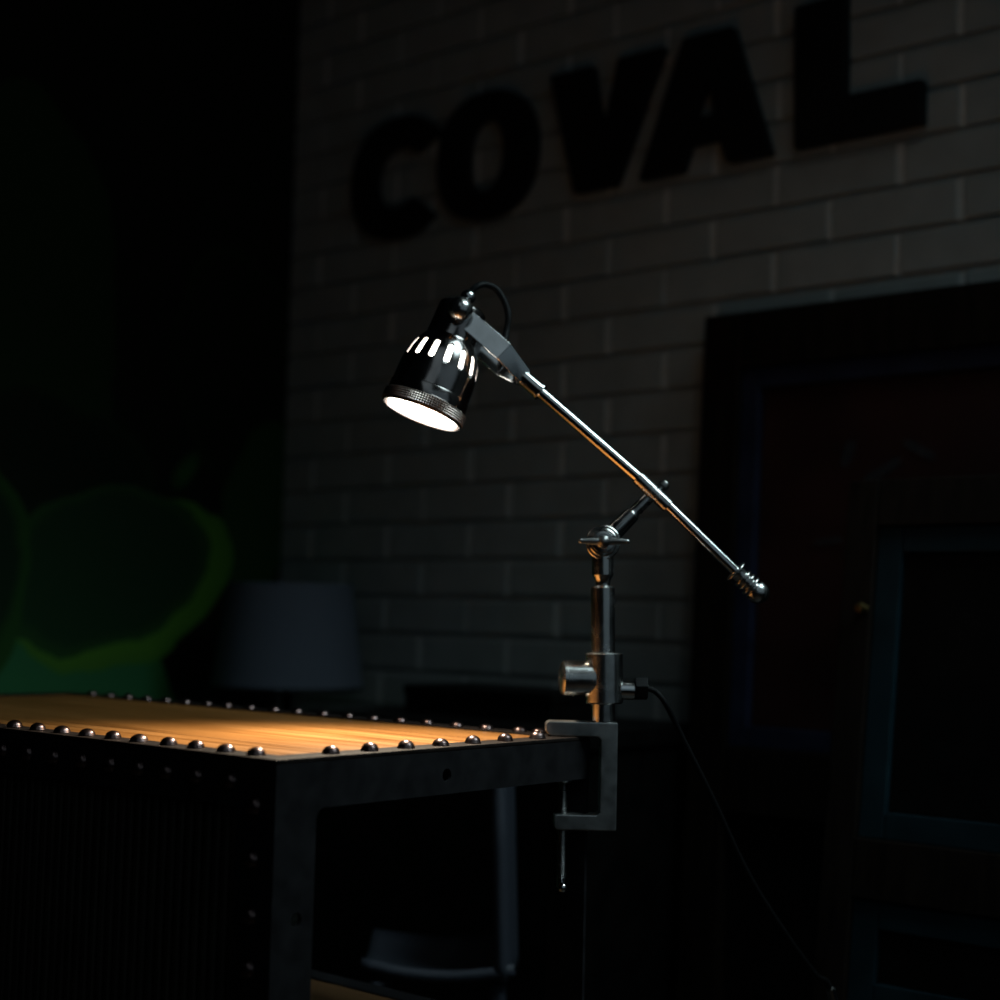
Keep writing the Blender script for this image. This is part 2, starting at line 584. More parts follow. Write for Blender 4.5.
def leaning(name, label, cat, X0, X1, zt, Y0, slope, thick):
    """returns a thing and a mapper from (x, z up the face, depth in front) to world"""
    t = thing(name, ((X0 + X1) / 2, Y0, 0), label, cat)
    ang = math.atan(slope)
    up = Vector((0, math.sin(ang), math.cos(ang)))
    nr = Vector((0, -math.cos(ang), math.sin(ang)))

    def M(x, s, d=0.0):
        return Vector((x, Y0, 0)) + up * s + nr * d

    def slab(x0, x1, s0, s1, d0, d1, bev=0.003):
        b_ = bmesh.new()
        hexa(b_, [M(x0, s0, d0), M(x1, s0, d0), M(x1, s0, d1), M(x0, s0, d1), M(x0, s1, d0), M(x1, s1, d0), M(x1, s1, d1), M(x0, s1, d1)], bev)
        return b_
    return t, M, slab


def join(*bs):
    a = bs[0]
    for b_ in bs[1:]:
        merge(a, b_)
    return a


# big carved door leaning on the brick wall
XA0, XA1 = -1.385, -0.52
t, M, slab = leaning('painted_door', 'large dark wooden door with a navy bordered red panel leaning on the brick wall', 'door', XA0, XA1, 1.45, 2.125, 0.052, 0.05)
build(slab(XA0, XA0 + .072, 0, 1.448, -.04, .012), 'stile', DARKWOOD, t)
build(slab(XA1 - .072, XA1, 0, 1.448, -.04, .012), 'stile', DARKWOOD, t)
build(slab(XA0 + .072, XA1 - .072, 1.352, 1.448, -.04, .012), 'top_rail', DARKWOOD, t)
build(slab(XA0 + .072, XA1 - .072, .62, .725, -.04, .012), 'middle_rail', DARKWOOD, t)
build(slab(XA0 + .072, XA1 - .072, 0, .14, -.04, .012), 'bottom_rail', DARKWOOD, t)


def moulding(x0, x1, s0, s1, wd, d0, d1):
    return join(slab(x0, x0 + wd, s0, s1, d0, d1), slab(x1 - wd, x1, s0, s1, d0, d1), slab(x0 + wd, x1 - wd, s0, s0 + wd, d0, d1), slab(x0 + wd, x1 - wd, s1 - wd, s1, d0, d1))


build(moulding(XA0 + .072, XA1 - .072, .725, 1.352, .034, -.035, .002), 'panel_border', BLUEPAINT, t, label='navy painted border of the upper panel')
rp = build(slab(XA0 + .106, XA1 - .106, .759, 1.318, -.03, -.012), 'upper_panel', REDPAINT, t, label='dark red upper panel')
mo = bmesh.new()
rc = random.Random(3)
for (mx_, ms_, w_, h_, a_) in ((-1.06, 1.17, .07, .022, .5), (-1.0, 1.20, .06, .02, -.5), (-1.12, 1.20, .018, .06, -.3), (-1.15, 1.06, .05, .015, .1), (-1.05, 1.10, .022, .05, .4)):
    pts = []
    for i in range(20):
        q = 2 * math.pi * i / 20
        px_, pz_ = w_ * math.cos(q) * .5, h_ * math.sin(q) * .5 * (1 + .3 * math.cos(2 * q))
        pts.append(M(mx_ + px_ * math.cos(a_) - pz_ * math.sin(a_), ms_ + px_ * math.sin(a_) + pz_ * math.cos(a_), -.013))
    prism(mo, pts, M(0, 0, .0025) - M(0, 0, 0))
build(mo, 'painted_motif', FADED, rp, label='faded grey painted strokes')
build(slab(XA0 + .072, XA1 - .072, .14, .62, -.03, -.012), 'lower_panel', BLACKWOOD, t)

# smaller teal panelled door standing in front of it
XB0, XB1 = -0.972, -0.42
t, M, slab = leaning('panelled_shutter', 'brown framed shutter with teal panels leaning in front of the red panelled door', 'shutter', XB0, XB1, 1.12, 1.762, 0.142, 0.04)
build(slab(XB0, XB0 + .045, 0, 1.135, -.02, .01), 'stile', DARKWOOD, t)
build(slab(XB1 - .045, XB1, 0, 1.135, -.02, .01), 'stile', DARKWOOD, t)
for nm, s0, s1 in (('bottom_rail', 0, .44), ('middle_rail', .578, .655), ('top_rail', 1.07, 1.135)):
    build(slab(XB0 + .045, XB1 - .045, s0, s1, -.02, .01), nm, DARKWOOD, t)
for s0, s1 in ((.44, .578), (.655, 1.07)):
    f_ = build(moulding(XB0 + .045, XB1 - .045, s0, s1, .036, -.016, .002), 'panel_moulding', TEALPAINT, t)
    build(slab(XB0 + .081, XB1 - .081, s0 + .036, s1 - .036, -.016, -.008), 'panel_field', BLACKWOOD, f_, label='dark recessed field')
kb = bmesh.new()
lathe(kb, M(XB0 + .036, .955, .01), M(0, 0, 1) - M(0, 0, 0), [(0, 0), (0, .007), (.006, .005), (.012, .008), (.018, .006), (.02, 0)], 20)
build(kb, 'knob', BRASS, t, label='small brass knob')

# ------------------------------------------------------------------ console, box and shaded lamp by the brick wall
cy0, cy1, ct = 1.86, 2.232, 0.752
xc0, xc1 = -1.99, -1.40
t = thing('console_table', ((xc0 + xc1) / 2, 2.04, 0), 'low black console cabinet along the foot of the brick wall behind the studded table', 'console table')
bm = bmesh.new(); box(bm, (xc0, cy0, ct - .03), (xc1, cy1, ct), .003)
build(bm, 'table_top', BLACKWOOD, t)
bm = bmesh.new(); box(bm, (xc0 + .01, cy0 + .015, .06), (xc1 - .01, cy1 - .004, ct - .03), .002)
build(bm, 'cabinet_body', BLACKWOOD, t)
for i in range(2):
    x = xc0 + .014 + i * .283
    bm = bmesh.new(); box(bm, (x, cy0 + .002, .08), (x + .277, cy0 + .015, ct - .05), .002)
    build(bm, 'cabinet_door', BLACKWOOD, t)
for x in (xc0 + .03, xc1 - .03):
    for y in (cy0 + .04, cy1 - .04):
        bm = bmesh.new(); rod(bm, (x, y, 0), (x, y, .06), .018)
        build(bm, 'leg', BLACKWOOD, t)

p0, p1 = onY(405, 687, 2.0), onY(552, 690, 2.0)
bt = (p0.z + p1.z) / 2
t = thing('storage_box', ((p0.x + p1.x) / 2, 2.08, ct), 'flat black lidded box lying on the console cabinet behind the studded table', 'box')
bm = bmesh.new(); box(bm, (p0.x, 2.0, ct), (p1.x, 2.18, bt - .018), .002)
build(bm, 'box_base', BLACKWOOD, t)
bm = bmesh.new(); box(bm, (p0.x - .003, 1.997, bt - .018), (p1.x + .003, 2.183, bt), .003)
build(bm, 'box_lid', BLACKWOOD, t)

ls = P(289, 637, 2.98)
t = thing('standing_lamp', (ls.x, ls.y, 0), 'unlit lamp with tapered blue grey drum shade in the corner where green wallpaper meets brick', 'lamp')
u3 = 2.98 / F
zb, zt = ls.z - 51 * u3, ls.z + 53 * u3
bm = bmesh.new()
rb, rtop = 76 * u3, 62 * u3
lathe(bm, (ls.x, ls.y, zb), (0, 0, 1), [(0, rb), (zt - zb, rtop), (zt - zb, rtop - .003), (0, rb - .003), (0, rb)], 64)
sh = build(bm, 'lamp_shade', SHADEFAB, t)
bm = bmesh.new()
lathe(bm, (ls.x, ls.y, zb - .001), (0, 0, 1), [(0, rb + .0005), (.007, rb), (.007, rb - .004), (0, rb - .004), (0, rb + .0005)], 64)
build(bm, 'shade_trim', BLACK, sh)
bm = bmesh.new()
for k in range(3):
    a = k * 2 * math.pi / 3 + .4
    rod(bm, (ls.x, ls.y, zt - .02), (ls.x + (rtop - .002) * math.cos(a), ls.y + (rtop - .002) * math.sin(a), zt - .012), .0018, 8)
lathe(bm, (ls.x, ls.y, zt - .024), (0, 0, 1), [(0, 0), (0, .008), (.008, .008), (.008, 0)], 16)
build(bm, 'shade_spider', DULL, sh)
bm = bmesh.new()
lathe(bm, (ls.x, ls.y, 0), (0, 0, 1), [(0, 0), (0, .12), (.012, .12), (.02, .10), (.024, .014), (.05, .011), (zt - .027, .010), (zt - .025, 0)], 40)
build(bm, 'lamp_pole', BLACKWOOD, t)

# ------------------------------------------------------------------ pale chair behind the table (faces to the left)
lat = Vector((math.cos(YAW), math.sin(YAW), 0))
eye_f = Vector((-math.sin(YAW), math.cos(YAW), 0))
zv = Vector((0, 0, 1))
sc = P(440, 958, 2.14)
sc.z = 0
t = thing('moulded_chair', sc, 'pale blue grey moulded plastic chair seen side on through the open trunk table', 'chair')
hx, hy = .105, .12


def cpt(a, b, z):
    return sc + lat * a + eye_f * b + zv * z


bm = bmesh.new()
n1, n2 = 14, 10
rowsv = []
for i in range(n1 + 1):
    row = []
    s = i / n1
    for j in range(n2 + 1):
        q = j / n2 * 2 - 1
        z = .432 + .018 * q * q - .012 * math.sin(s * math.pi) 
        wv = hy * (1 - .12 * (1 - s) - .25 * max(0, .2 - s))
        row.append(bm.verts.new(cpt(-hx + 2 * hx * s, q * wv, z)))
    rowsv.append(row)
for i in range(n1):
    for j in range(n2):
        bm.faces.new((rowsv[i][j], rowsv[i + 1][j], rowsv[i + 1][j + 1], rowsv[i][j + 1]))
so = build(bm, 'seat', PLASTIC, t, wn=False)
so.modifiers.new('thick', 'SOLIDIFY').thickness = .014
bm = bmesh.new()
rowsv = []
for i in range(n1 + 1):
    s = i / n1
    row = []
    for j in range(n2 + 1):
        q = j / n2 * 2 - 1
        row.append(bm.verts.new(cpt(hx + .006 - .012 * s - .018 * q * q, q * (hy - .05 * max(0, s - .7)), .44 + .275 * s)))
    rowsv.append(row)
for i in range(n1):
    for j in range(n2):
        bm.faces.new((rowsv[i][j], rowsv[i + 1][j], rowsv[i + 1][j + 1], rowsv[i][j + 1]))
bo = build(bm, 'backrest', PLASTIC, t, wn=False)
bo.modifiers.new('thick', 'SOLIDIFY').thickness = .016
for a in (-.08, .08):
    for b_ in (-.09, .09):
        bm = bmesh.new()
        rod(bm, cpt(a * 1.25, b_ * 1.2, 0), cpt(a, b_, .432), .012)
        build(bm, 'leg', PLASTIC, t)

# ------------------------------------------------------------------ studded trunk table
TX, TY0, TW, TL, TZ = -0.9744, 0.8768, 0.447, 0.95, 0.80
TY1, TX0 = TY0 + TW, TX - TL
RH, RW = 0.0446, 0.042    # rail height and width
tb = thing('trunk_table', ((TX + TX0) / 2, (TY0 + TY1) / 2, 0), 'industrial wooden topped table with a dark studded iron frame holding the clamped lamp', 'table')

bm = bmesh.new(); box(bm, (TX0 + .028, TY0 + .028, TZ - .03), (TX - .028, TY1 - .028, TZ - .0018))
build(bm, 'table_top', WOOD, tb, label='warm brown wooden boards set inside the iron rim')
FL = .031


def rim(x0, x1, y0, y1):
    b_ = bmesh.new(); box(b_, (x0, y0, TZ - .004), (x1, y1, TZ), .0012)
    return b_


# rails: side face plus rim flange on top
def circ(c, u, v, r, n=28):
    return [c + u * r * math.cos(2 * math.pi * i / n) + v * r * math.sin(2 * math.pi * i / n) for i in range(n)]


X, Y = Vector((1, 0, 0)), Vector((0, 1, 0))
build(rim(TX - FL, TX, TY0, TY1), 'rim_flange', RIMM, tb)
bm = bmesh.new()
hole = circ(Vector((TX, TY0 + .2174, TZ - .0266)), Y, zv, .0062)
prism(bm, [(TX, TY0 + .0005, TZ - RH), (TX, TY1, TZ - RH), (TX, TY1, TZ - .0042), (TX, TY0 + .0005, TZ - .0042)], (-.004, 0, 0), 0, 2, [hole])
box(bm, (TX - RW, TY0 + .003, TZ - RH), (TX - .012, TY1 - .001, TZ - .031), .001)
build(bm, 'end_rail', IRON, tb)
build(rim(TX0, TX - FL, TY0, TY0 + FL), 'rim_flange', RIMM, tb)
bm = bmesh.new()
box(bm, (TX0, TY0, TZ - RH), (TX - .004, TY0 + .004, TZ - .0042), .001)
build(bm, 'side_rail', IRON, tb)
build(rim(TX0, TX - FL, TY1 - FL, TY1), 'rim_flange', RIMM, tb)
bm = bmesh.new()
box(bm, (TX0, TY1 - .004, TZ - RH), (TX - .004, TY1, TZ - .0042), .001)
build(bm, 'side_rail', IRON, tb)
build(rim(TX0, TX0 + FL, TY0 + FL, TY1 - FL), 'rim_flange', RIMM, tb)
bm = bmesh.new()
box(bm, (TX0, TY0 + .004, TZ - RH), (TX0 + .004, TY1 - .004, TZ - .0042), .001)
build(bm, 'end_rail', IRON, tb)
# corner posts: near one with its drilled flange towards the right
bm = bmesh.new()
holes = [circ(Vector((TX, TY0 + .0285, z)), Y, zv, .0062) for z in (TZ - .137, TZ - .36, TZ - .58)]
PW = .0485
poly = [(TX, TY0 + .0005, 0), (TX, TY0 + PW, 0), (TX, TY0 + PW, TZ - RH - .008), (TX, TY0 + PW + .003, TZ - RH - .002), (TX, TY0 + PW + .008, TZ - RH), (TX, TY0 + .0005, TZ - RH)]
prism(bm, poly, (-.004, 0, 0), 0, 2, holes)
box(bm, (TX - .05, TY0, 0), (TX - .004, TY0 + .004, TZ - RH), .001)
build(bm, 'corner_post', IRON, tb)
bm = bmesh.new(); box(bm, (TX - .05, TY1 - .005, 0), (TX - .001, TY1, TZ - RH), .001)
build(bm, 'corner_post', IRON, tb)
for y0, y1 in ((TY0, TY0 + .004), (TY1 - .004, TY1)):
    bm = bmesh.new(); box(bm, (TX0, y0, 0), (TX0 + .05, y1, TZ - RH), .001)
    ya, yb = (y1, y1 + .045) if y0 == TY0 else (y0 - .045, y0)
    box(bm, (TX0, ya, 0), (TX0 + .004, yb, TZ - RH), .001)
    build(bm, 'corner_post', IRON, tb)
# ribbed side panel facing the camera side
SZ = .485
bm = bmesh.new(); box(bm, (TX0 + .004, TY0 + .012, SZ - .04), (TX - .004, TY0 + .024, TZ - .031))
x = TX0 + .06
while x < TX - .06:
    hexa(bm, [(x, TY0 + .012, SZ), (x + .011, TY0 + .012, SZ), (x + .011, TY0 + .013, SZ), (x, TY0 + .013, SZ),
              (x, TY0 + .012, TZ - RH), (x + .011, TY0 + .012, TZ - RH), (x + .011, TY0 + .013, TZ - RH), (x, TY0 + .013, TZ - RH)])
    box(bm, (x + .001, TY0 + .0075, SZ), (x + .009, TY0 + .0125, TZ - RH - .001), .0015, 1)
    x += .0125
build(bm, 'side_panel', PANELDARK, tb)
bm = bmesh.new(); box(bm, (TX0 + .004, TY0 + .024, SZ - .022), (TX - .004, TY1 - .03, SZ))
build(bm, 'shelf', SHELFWOOD, tb, label='brown wooden shelf board')
bm = bmesh.new(); box(bm, (TX0 + .05, TY1 - .03, SZ - .03), (TX - .05, TY1 - .001, SZ + .002), .001)
build(bm, 'shelf_rail', IRON, tb)
bm = bmesh.new(); box(bm, (TX - .004, TY0 + PW, SZ - .045), (TX, TY1, SZ - .0235), .001)
build(bm, 'shelf_rail', IRON, tb)

# domed studs, each one a part
bm = bmesh.new()
pr = [(0, 0.0084), (.0008, .0086)] + [(.0008 + .0068 * math.sin(a), .0082 * math.cos(a)) for a in [math.radians(q) for q in range(10, 90, 10)]] + [(.0076, 0)]
base = ROOTLOC[tb]
lathe(bm, base, (0, 0, 1), [(0, 0)] + pr, 24)
stud0 = build(bm, 'stud', STUD, tb, loc=base)
first = [True]


def place_stud(p, rot, flat=1.0):
    o = stud0 if first[0] else stud0.copy()
    if not first[0]:
        COL.objects.link(o)
        o.parent = tb
    first[0] = False
    o.location = Vector(p) - base
    o.rotation_euler = rot
    q = random.uniform(0.94, 1.06)
    o.scale = (q, q, random.uniform(.92, 1.05) * flat)


SI = .016
# near long edge
for d in (.0255, .0662, .1076, .1472, .1915, .232, .274, .316, .358, .400, .442, .484):
    place_stud((TX - SI - .0005 - d, TY0 + SI - .002, TZ), (0, 0, random.random() * 6))
# open end edge
for d in (.077, .126, .1743, .223, .2704, .3205, .373):
    place_stud((TX - SI + .002, TY0 + d, TZ), (0, 0, random.random() * 6))
# far long edge
for d in (0.0578, 0.0852, 0.1335, 0.1776, 0.2232, 0.2664, 0.3108, 0.3533, 0.3971, 0.444, 0.4869, 0.5329, 0.5783, 0.6189, 0.6628, 0.7056, 0.7475, 0.7904, 0.8321, 0.8749):
    place_stud((TX - d, TY1 - SI, TZ), (0, 0, random.random() * 6), .78)
# side face row below the rim and down the corner post
for d in (.0585, .105, .1475, .189, .2335, .278, .324, .37, .414):
    place_stud((TX - d, TY0, TZ - .0225), (math.pi / 2, 0, 0))
for z in (.0413, .0863, .134, .178, .223, .268):
    place_stud((TX - .0275, TY0, TZ - z), (math.pi / 2, 0, 0))

# ------------------------------------------------------------------ clamp lamp
D0 = 1.622
U = D0 / F                       # one photo pixel at the lamp, in metres
ORG = P(603, 736, D0)
lp = thing('clamp_lamp', (ORG.x, ORG.y, TZ), 'lit nickel task lamp clamped to the right corner of the studded table', 'lamp')


def Q(x, y, off=0.0):
    r = ray(x, y)
    k = ((ORG - EYE).dot(eye_f) + off) / r.dot(eye_f)
    return EYE + r * k


def lam(x):
    return (Q(x, 736) - ORG).dot(lat)


def lz(a, z, off=0.0):
    q = ORG + lat * a + eye_f * off
    q.z = z
    return q


ztab = TZ + .0003
zq = lambda y: Q(603, y).z
jt = zq(721.5)
# C frame
CW = .026
xl, xr, xi = lam(545), lam(617), lam(600)
zlo_t, zlo_b = zq(814), zq(829.5)
poly = [(xl + .006, ztab), (xi - .003, ztab), (xi, ztab - .003), (xi, zlo_t + .003), (xi - .003, zlo_t), (lam(556), zlo_t), (lam(555), zlo_t - .002), (lam(555), zlo_b + .004), (lam(557.5), zlo_b),
        (xr, zlo_b), (xr, jt), (xl + .003, jt), (xl, jt - .003), (xl, ztab + .005)]
bm = bmesh.new()
prism(bm, [lz(a, z, -CW / 2) for a, z in poly], eye_f * CW, .0018, 2)
build(bm, 'clamp_frame', CLAMPM, lp)
# screw with pad and ball ended handle
sx_ = lam(564.3)
zp = TZ - RH - .0004
bm = bmesh.new()
lathe(bm, lz(sx_, zp), (0, 0, -1), [(0, 0), (0, .0085), (.0025, .0088), (.004, .0075), (.0055, .004), (.0055, 0)], 28)
rod(bm, lz(sx_, zp - .005), lz(sx_, zp - .014), .0042)
build(bm, 'clamp_pad', DULL, lp)
bm = bmesh.new()
zbt = zq(880)
pr = [(0, 0), (0, .0035)]
L_ = zp - .010 - zbt
k = 0
tt = .002
while tt < L_ - .002:
    pr.append((tt, .0053 if k % 2 else .0041))
    tt += .0011
    k += 1
pr += [(L_, .0035), (L_, 0)]
lathe(bm, lz(sx_, zp - .010), (0, 0, -1), pr, 20)
scr = build(bm, 'clamp_screw', NICKEL, lp)
bm = bmesh.new()
hb = lz(sx_, zq(883.5))
rod(bm, hb - eye_f * .028, hb + eye_f * .028, .0026, 16)
for s in (-1, 1):
    c_ = hb + eye_f * .030 * s
    lathe(bm, c_ - eye_f * .0054, eye_f, [(0, 0)] + [(.0054 - .0054 * math.cos(math.radians(q)), .0054 * math.sin(math.radians(q))) for q in range(15, 180, 15)] + [(.0108, 0)], 20)
lathe(bm, hb + zv * .008, (0, 0, -1), [(0, 0), (0, .005), (.012, .005), (.013, .004), (.013, 0)], 20)
build(bm, 'screw_handle', POLISH, scr)

# stem
ax = lam(603.0)
SB_, ST_ = Q(603.2, 721.5), Q(602.6, 540)
sdir = (ST_ - SB_).normalized()


def SP(y):
    return SB_ + (ST_ - SB_) * ((721.5 - y) / 181.5)


bm = bmesh.new()
L1, L2 = (SP(690) - SP(721.5)).length, (SP(586.5) - SP(721.5)).length
lathe(bm, SP(721.5) + sdir * .0002, sdir, [(0, 0), (0, .0126), (L1, .0126), (L1, .0130), (L2 - .002, .0130), (L2, .0112), (L2, 0)], 40)
build(bm, 'stem', NICKEL, lp)
# switch housing, a block with the rotary knob on the left and the cord gland on the right
bm = bmesh.new()
LH = (SP(653) - SP(703.6)).length
lathe(bm, SP(703.6) + lat * .0012, sdir, [(0, 0), (0, .0185), (.0015, .0202), (LH - .0015, .0202), (LH, .0185), (LH, 0)], 48)
hs = build(bm, 'switch_housing', NICKEL, lp)
zk = zq(679)
kd = (lat * -1 + eye_f * -.12).normalized()
bm = bmesh.new()
kc = lz(lam(592), zk)
KL = lam(592) - lam(559.5)
lathe(bm, kc, kd, [(0, 0), (0, .0189), (KL - .006, .0189), (KL - .0057, .0184), (KL - .0052, .0184), (KL - .0049, .0190), (KL - .002, .0190), (KL - .0003, .0168), (KL + .0015, .011), (KL + .002, 0)], 48)
build(bm, 'switch_knob', NICKEL, hs)
zg = zq(689.5)
bm = bmesh.new()
rod(bm, lz(lam(618), zg), lz(lam(634.5), zg), .0102)
build(bm, 'cord_socket', POLISH, hs)
bm = bmesh.new()
ga, gu, gv = frame(lat)
g0 = lz(lam(634), zg + .005 - .003)
prism(bm, [g0 + (gu * math.cos(q) + gv * math.sin(q)) * .0128 for q in [math.pi / 3 * i + .3 for i in range(6)]], lat * .0135, .001, 2)
build(bm, 'cord_nut', BLACK, hs, label='black hexagonal cord nut')
# power cord falling away to the floor on the right
bm = bmesh.new()
ctl = [(646, 688, 0), (656, 692, 0), (667, 706, .0), (682, 737, .015), (699, 771, .03), (716, 806, .05), (748, 874, .09), (783, 930, .13), (815, 974, .17), (832, 992, .19)]
pts = [Q(*c) for c in ctl]
lastp = pts[-1]
for dl, de, z in ((.03, .0, .38), (.045, -.02, .22), (.05, -.06, .08), (.04, -.12, .010), (.0, -.20, .0035), (-.06, -.26, .0035), (-.12, -.22, .0035)):
    q = lastp + lat * dl + eye_f * de
    q.z = z
    pts.append(q)
tube(bm, pts, .0031, 12, 8)
cord = build(bm, 'power_cord', BLACK, lp, label='black power cord')
bm = bmesh.new()
dq = (pts[10] - pts[9]).normalized()
lathe(bm, lastp - dq * .006, dq, [(0, 0), (0, .0036), (.002, .006), (.010, .0062), (.016, .0062), (.019, .0036), (.019, 0)], 20)
build(bm, 'cord_ferrule', POLISH, cord, label='small shiny ferrule on the cord')

# knuckle above the stem
ax2 = lam(602.7)
bm = bmesh.new()
zn = zq(588)
prof = [(0, 0), (0, .0085), (zq(583) - zn, .0078), (zq(579) - zn, .0095), (zq(576) - zn, .0112), (zq(575) - zn, .0117), (zq(548) - zn, .0117), (zq(540) - zn, .0105), (zq(533) - zn, .006), (zq(532) - zn, 0)]
lathe(bm, SP(588), sdir, prof, 40)
build(bm, 'knuckle_base', NICKEL, lp)
pc = Q(603, 543)
dn = (-eye_f + lat * -.05 + zv * .02).normalized()
bm = bmesh.new()
R_ = 17.5 * U
lathe(bm, pc + dn * .006, dn, [(0, 0), (0, R_), (.004, R_), (.0048, R_ - .001), (.003, R_ - .0024), (.003, R_ - .0030), (.0062, R_ - .0034), (.0070, R_ - .0046), (.0050, R_ - .0058), (.0050, R_ - .0064), (.0092, R_ - .0068), (.0098, R_ - .0078),
                           (.010, .0072), (.0135, .0070), (.0142, .006), (.0142, 0)], 48)
lathe(bm, pc - dn * .006, -dn, [(0, 0), (0, R_ * .95), (.005, R_ * .95), (.006, R_ * .85), (.006, 0)], 48)
kn = build(bm, 'knuckle_disc', NICKEL, lp)
bm = bmesh.new()
hubc = pc + dn * .0195
lathe(bm, hubc, dn, [(0, 0), (0, .0062), (.005, .0066), (.009, .0058), (.011, .003), (.0112, 0)], 28)
wl = (lat + zv * .01).normalized()
wu = wl.cross(dn).normalized()
for s, ln in ((-1, 22), (1, 23)):
    e0, e1 = hubc + dn * .005 + wl * s * .004, hubc + dn * .007 + wl * s * ln * U
    tube(bm, [e0, (e0 + e1) / 2 + zv * .0004, e1], lambda q: .0042 - .0013 * q, 14, 6)
    lathe(bm, e1 - wl * .003 * s, wl * s, [(0, 0), (.0005, .0022), (.003, .0031), (.0055, .0022), (.006, 0)], 16)
wn = build(bm, 'wing_nut', DULL, kn)
# swivel arm from the knuckle up to the sleeve
bm = bmesh.new()
sa, sb = Q(604.5, 541.5), Q(654, 492.5)
dsw = (sb - sa)
Ls = dsw.length
lathe(bm, sa, dsw, [(0, 0), (0, .0098), (Ls * .16, .0102), (Ls * .56, .0088), (Ls * .58, .0075), (Ls * .60, .0068), (Ls * .62, .0066), (Ls, .0064), (Ls, 0)], 36)
build(bm, 'swivel_arm', NICKEL, lp)

# long rod, sleeve, thumbscrew, counterweight
R0, RB, R1 = Q(525, 378.7, .016), Q(652, 489.5, -.006), Q(736, 571.4, -.006)
a_ = (RB - R0).normalized()
al_ = (R1 - RB).normalized()


def rp_(x):  # point on the rod axis over photo column x
    return R0 + (RB - R0) * ((x - 525) / 127) if x < 652 else RB + (R1 - RB) * ((x - 652) / 84)


bm = bmesh.new(); rod(bm, rp_(540), rp_(651.9), .0063, 32, .0005)
build(bm, 'arm_rod', POLISH, lp)
bm = bmesh.new(); rod(bm, rp_(652.1), rp_(737), .0057, 32, .0005)
build(bm, 'arm_rod', POLISH, lp)
bm = bmesh.new()
s0, s1 = Q(637.3, 477.0, -.006), Q(668.3, 506.4, -.006)
as_ = (s1 - s0).normalized()
Lq = (s1 - s0).length
lathe(bm, s0, as_, [(0, .0050), (0, .0072), (.0008, .0078), (Lq * .50, .0078), (Lq * .51, .0074), (Lq * .53, .0074), (Lq * .54, .0078), (Lq - .0008, .0078), (Lq, .0072), (Lq, .0050)], 40)
sl = build(bm, 'sleeve', NICKEL, lp)
bm = bmesh.new()
tsd = (UP * .72 + RT * .55 - FW * -.25)
tsd = (tsd - as_ * tsd.dot(as_)).normalized()
ts = rp_(656)
lathe(bm, ts, tsd, [(.006, 0), (.006, .003), (.0095, .003), (.0098, .0052), (.0118, .0058), (.0150, .0058), (.0166, .005), (.017, 0)], 24,
      lambda i, j, r: r * (1.0 + (.06 if (i % 2 and 4 <= j <= 5) else 0)))
build(bm, 'thumbscrew', DULL, sl)
bm = bmesh.new()
c0 = rp_(736)
pf = [(-.0012, 0), (-.0012, .0125), (-.0004, .0134), (.001, .0134), (.0018, .0125), (.0026, .0098), (.005, .0088), (.0075, .0088)]
for k, tcen in enumerate((.0112, .0168, .0226)):
    rr = (.0112, .0118, .0126)[k]
    pf += [(tcen - .0021, .0084), (tcen - .0018, rr - .0006), (tcen - .0010, rr), (tcen + .0008, rr), (tcen + .0015, rr - .0006), (tcen + .0018, .0084)]
pf += [(.0262, .0086), (.0266, .0112), (.0285, .0122), (.032, .0124)]
for q in range(15, 90, 15):
    pf.append((.032 + .0125 * math.sin(math.radians(q)), .0124 * math.cos(math.radians(q))))
pf.append((.0445, 0))
lathe(bm, c0, al_, pf, 40)
build(bm, 'counterweight', NICKEL, lp, sharp=50)

# forked yoke holding the head
n_ = (-.02 * lat - .19 * zv + .98 * eye_f)
n_ = (n_ - a_ * n_.dot(a_)).normalized()
b_v = a_.cross(n_).normalized()
HG = 23.0 * U
PVC = R0 - a_ * 91 * U
bm = bmesh.new()
for s in (-1, 1):
    c_ = PVC + n_ * HG * s
    # plate with a rounded eye round the pivot
    hw = 10.6 * U
    poly = [c_ + a_ * 61 * U + b_v * hw, c_ + a_ * 61 * U - b_v * hw]
    for q in range(-90, 91, 15):
        poly.append(c_ - a_ * (hw * math.cos(math.radians(q))) + b_v * (hw * math.sin(math.radians(q))))
    prism(bm, [p - n_ * .0018 for p in poly], n_ * .0036, .0009, 2)
    # converging cheek
    e = c_ + a_ * 61 * U
    f_ = R0 + n_ * s * 4.5 * U - a_ * 0 * U
    hw2 = 8.2 * U
    T = n_ * .0018
    hexa(bm, [e - b_v * hw - T, f_ - b_v * hw2 - T, f_ + b_v * hw2 - T, e + b_v * hw - T, e - b_v * hw + T, f_ - b_v * hw2 + T, f_ + b_v * hw2 + T, e + b_v * hw + T], .0005, 1)
yk = build(bm, 'yoke', POLISH, lp)
bm = bmesh.new()
LS = 25 * U
lathe(bm, R0 - a_ * .003, a_, [(0, 0), (0, .0085), (.001, .0092), (LS - .003, .0092), (LS - .0025, .0102), (LS, .0102), (LS + .0008, .0094), (LS + .0008, 0)], 36)
build(bm, 'yoke_socket', POLISH, yk)
# ball headed pivot bolts
for s in (-1, 1):
    bm = bmesh.new()
    c_ = PVC + n_ * s * (HG + .0018)
    rB = 13.2 * U
    lathe(bm, c_, n_ * s, [(0, 0), (0, .0105), (.0016, .0108), (.002, .0095)] + [(.0105 - rB * math.cos(math.radians(q)), rB * math.sin(math.radians(q))) for q in range(48, 180, 12)] + [(.0105 + rB, 0)], 36)
    build(bm, 'ball_bolt', NICKEL, yk)

